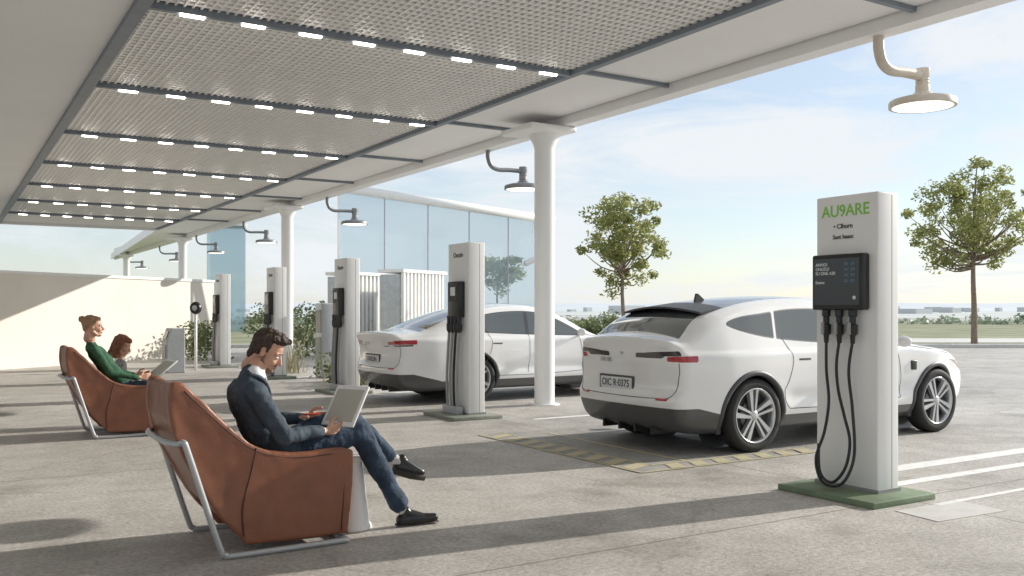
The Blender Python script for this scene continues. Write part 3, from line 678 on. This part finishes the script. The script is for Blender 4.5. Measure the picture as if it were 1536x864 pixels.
# ------------------------------------------------------------------ CHAIR
def chair(loc):
    g=group('armchair',loc)
    side=[(0,1.05),(.05,1.075),(.12,1.03),(.34,.80),(.52,.655),(.74,.60),(1.0,.61),(1.10,.60),(1.14,.54),(1.11,.08),(1.06,.055),(.50,.06),(.42,.10),(.24,.32),(.06,.66),(0,.85)]
    side=[tuple(p) for p in smoothline(side,3,True)]
    back=[(0.01,1.045),(.05,1.065),(.11,1.03),(.36,.74),(.56,.47),(.60,.30),(.44,.12),(.25,.32),(.07,.66),(.01,.85)]
    seat=[(.46,.40),(.60,.44),(1.05,.45),(1.11,.40),(1.095,.09),(.5,.07),(.42,.14)]
    obs=[prism('s',side,-.37,-.29,M['leather']),prism('s',side,.29,.37,M['leather']),prism('b',back,-.36,.36,M['leather']),prism('q',seat,-.35,.35,M['leather'])]
    o=join('upholstered_shell',obs,None)
    for v in o.data.vertices:
        z=v.co.z; k=1-.04*max(0,(z-.72)/.36)**2; v.co.y*=k*(1+.02*math.sin(min(max(z,0),1)*3))
    r=o.modifiers.new('r','REMESH'); r.mode='VOXEL'; r.voxel_size=.011; r.use_smooth_shade=True
    s=o.modifiers.new('s','SMOOTH'); s.factor=.5; s.iterations=10
    bake(o); o.data.materials.clear(); o.data.materials.append(M['leather']); o.parent=g
    co=displace(o.data,.005,5.0); o.data.vertices.foreach_set('co',co.ravel()); o.data.update()
    bt=[]
    for s in(1,-1):
        y=s*.3725
        bt.append(tube('m',[(.505,y*1.01,.655),(.47,y*1.017,.50),(.42,y*1.013,.3),(.43,y*1.0,.12)],.005,M['seam'],None,seg=6,sm=6))
        bt.append(tube('m',[(1.055,y,.585),(1.075,y,.4),(1.055,y,.08)],.004,M['seam'],None,seg=6,sm=6))
        bt.append(tube('m',[(.08,y*.97,1.02),(.31,y*1.0,.79),(.505,y*1.005,.635),(.74,y*1.005,.575),(1.05,y*1.0,.58)],.004,M['seam'],None,seg=6,sm=6))
    join('stitched_seams',bt,g)
    for s in(1,-1):
        y=s*.40
        tube('sled_frame',[(.05,y*.93,.71),(.07,y,.72),(.10,y*1.01,.64),(.27,y*1.02,.10),(.31,y*1.02,.035),(.38,y*1.02,.022),(1.02,y*1.0,.022),(1.08,y*.95,.022)],.019,M['tube'],g,seg=12,sm=5)
    tube('rear_rail',[(.05,-.372,.71),(.0,-.3,.715),(-.01,0,.715),(.0,.3,.715),(.05,.372,.71)],.019,M['tube'],g,seg=12,sm=5)
    tube('front_rail',[(1.08,-.38,.022),(1.09,0,.022),(1.08,.38,.022)],.019,M['tube'],g,seg=12)
    return g
ch=chair((1.14,6.02,0)); clone(ch,'armchair',(1.22,12.05,0))
# ------------------------------------------------------------------ PEOPLE
def man():
    g=group('seated_man',(1.10,6.03,0))
    J,T,SH,SK,SO=0,1,2,3,4
    P=[ell((.76,0,.55),(.13,.165,.11),T),ell((.72,0,.64),(.12,.16,.10),J),cap((.70,-.07,.68),(.62,-.08,.90),.115,.12,J),cap((.70,.07,.68),(.62,.08,.90),.115,.12,J),
       cap((.60,-.10,.94),(.60,.10,.94),.110,.110,J),cap((.60,-.17,.975),(.60,.17,.975),.076,.076,J),cap((.60,-.03,1.02),(.63,0,1.08),.086,.074,J),
       cap((.62,0,1.03),(.665,0,1.14),.066,.060,SK),cap((.635,-.02,1.075),(.65,.02,1.095),.070,.067,SH),
       cap((.60,-.195,.965),(.75,-.295,.70),.070,.058,J),cap((.75,-.295,.70),(1.01,-.215,.705),.058,.042,J),
       cap((.60,.195,.965),(.78,.29,.75),.070,.058,J),cap((.78,.29,.75),(1.0,.16,.755),.058,.042,J),
       cap((1.01,-.215,.705),(1.035,-.207,.705),.031,.030,SH),cap((1.0,.16,.755),(1.02,.15,.757),.031,.030,SH),
       cap((.78,-.15,.62),(.86,-.15,.58),.075,.06,J),cap((.78,.15,.62),(.86,.15,.58),.075,.06,J),
       cap((.80,-.10,.55),(1.32,-.13,.675),.102,.084,T),cap((1.32,-.13,.675),(1.57,-.17,.20),.082,.064,T),cap((1.57,-.17,.22),(1.595,-.175,.17),.064,.068,T),
       cap((.80,.10,.56),(1.30,.04,.765),.100,.078,T),cap((1.30,.04,.765),(1.60,.02,.47),.074,.058,T),
       cap((1.60,-.175,.18),(1.62,-.175,.11),.036,.036,SO),cap((1.60,.02,.47),(1.67,.01,.42),.038,.036,SO)]
    blob('body',P,.0105,[M['suit'],M['jeans'],M['shirt'],M['skin'],M['sock']],g,sm=4,disp=.010,dscale=11)
    tube('shirt_collar',[(.61,-.058,1.105),(.66,-.062,1.10),(.70,-.03,1.07),(.715,0,1.04),(.70,.03,1.07),(.66,.062,1.10),(.61,.058,1.105),(.59,0,1.112),(.61,-.058,1.105)],.011,M['shirt'],g,sm=4)
    for s in(1,-1): tube('jacket_lapel',[(.575,.075*s,1.085),(.66,.09*s,1.06),(.72,.055*s,.98),(.755,.01*s,.86),(.80,0,.76)],.014,M['suit'],g,sm=4)
    head('head',(.73,0,1.225),math.radians(30),math.radians(-30),g,M['hair'],'short',sc=1.06)
    shoe('right_shoe',(1.615,-.175,.045),(1.88,-.21,.040),g)
    shoe('left_shoe',(1.675,.01,.385),(1.87,-.02,.32),g)
    hand('right_hand',(1.065,-.20,.702),(.9,.22,.10),(0,1,.25),1,.55,g)
    hand('left_hand',(1.045,.135,.758),(.9,-.25,.0),(0,-1,.2),-1,.6,g)
    tablet(g,(1.235,-.10,.85),math.radians(56),math.radians(28),w=.28,h=.31)
    box('phone',1.00,1.10,.04,.10,.785,.795,M['phone'],g,bev=.003)
man()
def woman():
    g=group('seated_woman',(1.14,12.05,0))
    J,T,SK,SO=0,1,2,3
    P=[ell((.74,0,.55),(.14,.17,.11),T),cap((.72,0,.62),(.58,0,.78),.115,.11,J),cap((.58,-.06,.80),(.45,-.07,.98),.100,.095,J),cap((.58,.06,.80),(.45,.07,.98),.100,.095,J),
       cap((.40,-.145,1.04),(.40,.145,1.04),.062,.062,J),cap((.40,0,1.05),(.385,0,1.09),.075,.055,J),cap((.385,0,1.08),(.385,0,1.20),.050,.047,SK),ell((.55,-.07,.92),(.06,.06,.06),J),ell((.55,.07,.92),(.06,.06,.06),J),
       cap((.40,-.165,1.03),(.56,-.25,.76),.057,.047,J),cap((.56,-.25,.76),(.86,-.20,.69),.047,.036,J),
       cap((.40,.165,1.03),(.58,.24,.76),.057,.047,J),cap((.58,.24,.76),(.88,.13,.70),.047,.036,J),
       cap((.80,-.10,.54),(1.20,-.10,.56),.088,.064,T),cap((1.20,-.10,.56),(1.22,-.10,.14),.060,.044,T),
       cap((.80,.10,.54),(1.20,.10,.56),.088,.064,T),cap((1.20,.10,.56),(1.24,.10,.14),.060,.044,T),
       cap((1.22,-.10,.14),(1.22,-.10,.08),.034,.034,SK),cap((1.24,.10,.14),(1.24,.10,.08),.034,.034,SK)]
    blob('body',P,.0105,[M['greentop'],M['jeans'],M['skin'],M['sock']],g,sm=4,disp=.008,dscale=12)
    head('head',(.41,0,1.30),math.radians(0),math.radians(-8),g,M['hairblond'],'bun',sc=1.05)
    shoe('right_shoe',(1.22,-.10,.045),(1.44,-.12,.040),g); shoe('left_shoe',(1.24,.10,.045),(1.46,.10,.040),g)
    hand('right_hand',(.90,-.19,.69),(.9,.2,.05),(0,1,.2),1,.55,g); hand('left_hand',(.92,.12,.70),(.9,-.2,.05),(0,-1,.2),-1,.55,g)
    tablet(g,(1.16,-.03,.75),math.radians(38),math.radians(15),w=.32,h=.40)
    for s in(1,-1): tube('glasses_rim',[(.495,.03*s+.022*math.cos(t*math.pi/5)-.012,1.302+.018*math.sin(t*math.pi/5)) for t in range(11)],.002,M['black'],g,seg=6)
woman()
def child():
    g=group('standing_child',(1.98,13.0,0))
    J,T,SK,SO=0,1,2,3
    P=[ell((0,0,.50),(.085,.11,.08),T),cap((0,0,.55),(.02,0,.70),.085,.085,J),cap((.02,-.09,.80),(.02,.09,.80),.055,.055,J),cap((.02,0,.72),(.02,0,.78),.088,.08,J),cap((.02,0,.82),(.03,0,.92),.036,.036,SK),
       cap((.02,-.12,.79),(.06,-.16,.60),.040,.033,J),cap((.06,-.16,.60),(.22,-.10,.60),.033,.027,J),cap((.02,.12,.79),(.06,.16,.60),.040,.033,J),cap((.06,.16,.60),(.22,.06,.60),.033,.027,J),
       cap((0,-.06,.48),(.01,-.07,.27),.062,.048,T),cap((.01,-.07,.27),(0,-.07,.07),.046,.036,T),cap((0,.06,.48),(.01,.07,.27),.062,.048,T),cap((.01,.07,.27),(0,.07,.07),.046,.036,T)]
    blob('body',P,.0095,[M['plaid'],M['jeans'],M['skin'],M['sock']],g,sm=4,disp=.004,dscale=15)
    head('head',(.045,0,1.03),math.radians(22),math.radians(-25),g,M['hairred'],'long',sc=1.05)
    shoe('right_shoe',(0,-.07,.045),(.16,-.08,.04),g); shoe('left_shoe',(0,.07,.045),(.16,.08,.04),g)
    hand('right_hand',(.24,-.09,.60),(.9,.2,0),(0,.3,-1),1,.4,g,sc=.75); hand('left_hand',(.24,.05,.60),(.9,-.2,0),(0,-.3,-1),-1,.4,g,sc=.75)
child()
st=group('side_table',(2.42,5.99,0)); lathe('tapered_pedestal',[(0,0),(.12,0),(.12,.025),(.105,.04),(.060,.42),(.058,.46),(.075,.475),(.08,.48),(.08,.495),(0,.497)],M['tabwhite'],st,seg=32)
# ------------------------------------------------------------------ WALL, KIOSK, ETC
wx0,wy0=W(-10.2,31); wx1,wy1=W(-17.5,11.5)
v=Vector((wx1-wx0,wy1-wy0,0)); ln=v.length; an=math.atan2(v.y,v.x)
gw=group('boundary_wall',(wx0,wy0,0),an)
box('wall_body',0,ln,0,.25,0,2.42,M['wall'],gw); box('wall_coping',-.02,ln,-.03,.28,2.42,2.50,M['white'],gw)
kx,ky=W(-8.35,22.2); gk=group('payment_kiosk',(kx,ky,0))
prism('kiosk_body',[(0,0),(0,.75),(.10,1.06),(.42,1.06),(.42,0)],-.3,.3,M['kiosk'],gk,bev=.02)
box('kiosk_keypad',-.012,-.001,-.2,.2,.35,.65,M['black'],gk); o=box('kiosk_screen',-.2,.2,-.1,.1,0,.01,M['screen'],gk,loc=(.042,0,.90)); o.rotation_euler=(0,math.radians(-72),0); o.scale=(.5,1.6,1)
mx,my=W(-8.2,22.6); gm=group('call_point',(mx+.5,my+.2,0)); tube('pole',[(0,0,0),(0,0,1.45)],.035,M['white'],gm); lathe('round_head',[(0,-.05),(.14,-.05),(.16,0),(.14,.05),(0,.05)],M['black'],gm,axis='y',loc=(0,0,1.55)).rotation_euler=(0,0,math.radians(-50)); lathe('lens',[(0,-.065),(.07,-.06),(.075,-.05)],M['rim'],gm,axis='y',loc=(0,0,1.55)).rotation_euler=(0,0,math.radians(-50))
gc=group('utility_cabinet',(7.1,19.4,0)); box('cabinet_body',0,.4,0,.45,0,1.65,M['kiosk'],gc,bev=.03); box('cabinet_panel',-.012,0,.06,.39,1.0,1.5,M['screen'],gc); box('cabinet_door',-.010,0,.05,.40,.12,.9,M['plinthgrey'],gc)
gp=group('glass_pavilion',(*W(-6.0,32.0),0))
Lp=8.6
mesh('glass_front',[(0,0,0),(Lp,0,0),(Lp,0,5.1),(0,0,5.7)],[(0,1,2,3)],M['pane'],gp)
fr=[box('f',x-.03,x+.03,-.04,.04,0,h,M['white']) for x,h in ((0,5.7),(Lp,5.1))]
for i in range(1,5): x=Lp*i/5; fr.append(box('f',x-.012,x+.012,-.02,.02,0,5.7-.6*i/5,M['kiosk']))
join('edge_frames',fr,gp)
tube('roof_tube',[(-.2,-.1,5.75),(Lp+.3,-.1,5.05)],.16,M['white'],gp,seg=16)
tube('roof_stay',[(Lp-.6,-.1,5.1),(Lp-.5,-.1,3.9),(Lp-.3,-.1,3.65)],.03,M['white'],gp)
tube('roof_stay_beam',[(Lp-1.0,-.1,3.3),(Lp-.2,-.1,3.65)],.11,M['white'],gp)
# pale slatted facade in front of the pavilion
def fins(x,d,wd,h,n,rz):
    g=group('slatted_building',(*W(x,d),0),rz)
    box('core',0,wd,.16,.9,0,h-.05,M['facade'],g); fr=[]
    for i in range(n):
        x0=wd*i/n; fr.append(box('f',x0,x0+wd/n*.45,0,.10,0.05,h,M['fins']))
    for zz_ in (.6,1.25,1.9): fr.append(box('f',0,wd,.102,.13,zz_,zz_+.07,M['fins']))
    join('vertical_fins',fr,g); box('parapet',-.05,wd+.05,-.03,.95,h,h+.10,M['fins'],g)
fins(-5.05,28.8,3.0,2.6,15,.5); fins(-3.30,28.2,2.3,2.65,12,.5)
gt=group('glass_tower',(*W(-20.4,62),0),-.3)
box('glazed_body',0,2.4,0,2.4,0,7.2,M['pane'],gt); box('frame_cap',-.05,2.45,-.05,2.45,7.2,7.4,M['white'],gt); box('frame_edge',-.06,0,-.06,.06,0,7.2,M['white'],gt)
# ------------------------------------------------------------------ VEGETATION
def leaves(centers,rad,n,size,m,name,parent,squash=.75):
    V=[];F=[]
    for c in centers:
        r0=rad*random.uniform(.6,1.25); c=Vector(c)
        for _ in range(n):
            d=Vector((random.gauss(0,1),random.gauss(0,1),random.gauss(0,1))).normalized()*r0*random.random()**.45; d.z*=squash
            p=c+d; a=Vector((random.gauss(0,1),random.gauss(0,1),random.gauss(0,.7))).normalized(); b=a.cross(Vector((random.gauss(0,1),random.gauss(0,1),random.gauss(0,1)))).normalized()
            s=size*random.uniform(.6,1.3); k=len(V); V+=[p-a*s,p-b*s*.45,p+a*s,p+b*s*.45]; F.append((k,k+1,k+2,k+3))
    return mesh(name,V,F,m,parent)
def tree(loc,h,ct,cw,cd,seed,ncl=85,nl=80,ls=.075,tr=.09,clr=.34):
    random.seed(seed); g=group('deciduous_tree',loc); VV=[];FF=[]
    def add(p,r):
        V,F=tubedata(p,r,7); b=len(VV); VV.extend(V); FF.extend([tuple(i+b for i in f) for f in F])
    zc=h-ct/2; top=h-ct*.25
    tp=[Vector((0,0,0)),Vector((.03,.02,h*.2)),Vector((-.03,.03,(h-ct))),Vector((.05,0,zc)),Vector((0,.05,top))]
    add(smoothline(tp,4),np.linspace(tr,tr*.25,17)); cen=[]
    for i in range(ncl):
        for _ in range(50):
            u=Vector((random.uniform(-1,1),random.uniform(-1,1),random.uniform(-1,1)))
            if u.length<1 and u.length>.35: break
        k=1+.35*noise.noise(u*2.4+Vector((seed,0,0))); w=cw/2*(1-.28*max(u.z,0)-.1*max(-u.z,0))
        cen.append(Vector((u.x*w*k,u.y*cd/2*k,zc+u.z*ct/2*k)))
    for i,c in enumerate(cen):
        if i%2==0:
            z0=min(max((h-ct)+(c.z-(h-ct))*.35,h*.3),top); s=Vector((0,0,z0)); md=s.lerp(c,.5)+Vector((0,0,-.03*h))+Vector((random.uniform(-.1,.1),random.uniform(-.1,.1),0))
            add(smoothline([s,md,c],3),np.linspace(tr*.35,tr*.06,7))
    mesh('trunk_and_limbs',VV,FF,M['trunk'],g,smooth=True)
    leaves(cen,clr,nl,ls,M['leaf'],'foliage',g); return g
tree((*W(3.62,30),0),5.3,3.0,3.2,2.9,3,ncl=85,nl=75,clr=.33)
tree((*W(18.8,37.6),0),7.4,4.3,5.4,4.8,8,ncl=120,nl=78,ls=.09,tr=.14,clr=.44)
tree((*W(-.55,36.5),0),3.75,1.6,2.0,1.8,5,ncl=38,nl=70,ls=.08,tr=.06,clr=.32)
random.seed(11)
hg=group('hedge'); cs=[]
for i in range(110):
    x=random.uniform(2.0,5.2); d=random.uniform(31.5,33); a=W(x,d); cs.append((*a,random.uniform(.1,1.05+.5*noise.noise(Vector((x,0,0))))))
leaves(cs,.4,46,.07,M['leaf2'],'hedge_foliage',hg)
tl=group('distant_treeline'); cs=[]
for i in range(420):
    x=random.uniform(-40,95); d=random.uniform(92,112); a=W(x,d); cs.append((*a,random.uniform(-.8,.3+1.2*max(0,noise.noise(Vector((x*.09,2,0)))))))
M['leafhaze']=leafmat('distant_leaves',(.20,.26,.19),(.33,.38,.29))  # greyed greens, distance haze put into the leaf colour
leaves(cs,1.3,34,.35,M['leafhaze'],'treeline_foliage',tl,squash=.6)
sb=group('shrub_bed'); cs=[]
for i in range(90):
    a=random.uniform(8.9,12.5); b=random.uniform(27.6,32.5); cs.append((a,b,random.uniform(.1,1.5)))
for i in range(30):
    a=random.uniform(6.2,7.3); b=random.uniform(28,31); cs.append((a,b,random.uniform(.05,1.0)))
for i in range(14): cs.append((random.uniform(6.7,7.6),random.uniform(16.9,18.6),random.uniform(.05,.35)))
leaves(cs,.40,46,.07,M['leaf2'],'shrub_foliage',sb)
V=[];F=[]
def blades(x0,x1,y0,y1,n,h):
    for i in range(n):
        x=random.uniform(x0,x1);y=random.uniform(y0,y1);hh=h*random.uniform(.4,1.1); dx,dy=random.gauss(0,.2)*hh,random.gauss(0,.2)*hh; an=random.random()*3.14; w=.012; wx,wy=w*math.cos(an),w*math.sin(an); k=len(V)
        V.extend([(x-wx,y-wy,0),(x+wx,y+wy,0),(x+wx*.7+dx*.5,y+wy*.7+dy*.5,hh*.6),(x-wx*.7+dx*.5,y-wy*.7+dy*.5,hh*.6),(x+dx*1.3,y+dy*1.3,hh)]); F.extend([(k,k+1,k+2,k+3),(k+3,k+2,k+4)])
blades(6.7,7.4,21.2,22.6,120,.9); blades(6.8,7.6,17.2,18.6,140,.6)
gb=group('ornamental_grass'); mesh('grass_blades',V,F,M['reed'],gb)
# ------------------------------------------------------------------ LIGHT
el=math.radians(23.5); az=Vector((.995,-.10,0)).normalized()
sd=Vector((az.x*math.cos(el),az.y*math.cos(el),math.sin(el)))
sl=D.lights.new('sun','SUN'); sl.energy=5; sl.angle=math.radians(.5); sl.color=(1,.95,.86)
so=D.objects.new('sun',sl); so.rotation_euler=sd.to_track_quat('Z','Y').to_euler(); link(so)
w=D.worlds.new('World'); C.scene.world=w; w.use_nodes=True; nt=w.node_tree; L=nt.links; bg=nt.nodes['Background']
sk=N(nt,'ShaderNodeTexSky'); sk.sky_type='NISHITA'; sk.sun_disc=False; sk.sun_elevation=el; sk.sun_rotation=math.atan2(az.x,az.y); sk.air_density=1.0; sk.dust_density=.5; sk.ozone_density=2.0
tc=N(nt,'ShaderNodeTexCoord'); mp=N(nt,'ShaderNodeMapping'); mp.inputs['Scale'].default_value=(1,1,4.2); mp.inputs['Rotation'].default_value=(.1,.25,.9)
n1=N(nt,'ShaderNodeTexNoise'); n1.inputs['Scale'].default_value=2.6; n1.inputs['Detail'].default_value=10; n1.inputs['Roughness'].default_value=.62; n1.inputs['Distortion'].default_value=.5
L.new(tc.outputs['Generated'],mp.inputs['Vector']); L.new(mp.outputs[0],n1.inputs['Vector'])
cr=N(nt,'ShaderNodeValToRGB'); cr.color_ramp.elements[0].position=.42; cr.color_ramp.elements[0].color=(.42,.42,.42,1); cr.color_ramp.elements[1].position=.57; cr.color_ramp.elements[1].color=(.97,.97,.97,1)
L.new(n1.outputs['Fac'],cr.inputs['Fac'])
mx=N(nt,'ShaderNodeMixRGB'); L.new(cr.outputs[0],mx.inputs[0]); L.new(sk.outputs[0],mx.inputs[1]); mx.inputs[2].default_value=(5.9,6.15,6.4,1)
L.new(mx.outputs[0],bg.inputs['Color']); bg.inputs['Strength'].default_value=.148
# ------------------------------------------------------------------ CAMERA
cd=D.cameras.new('camera'); cd.lens=32.5; cd.sensor_width=36; cd.shift_y=.0215; cd.clip_end=12000
co=D.objects.new('camera',cd); co.location=(0,0,1.5); co.rotation_euler=(math.radians(90),0,-TH); link(co); C.scene.camera=co
C.scene.view_settings.view_transform='Standard'
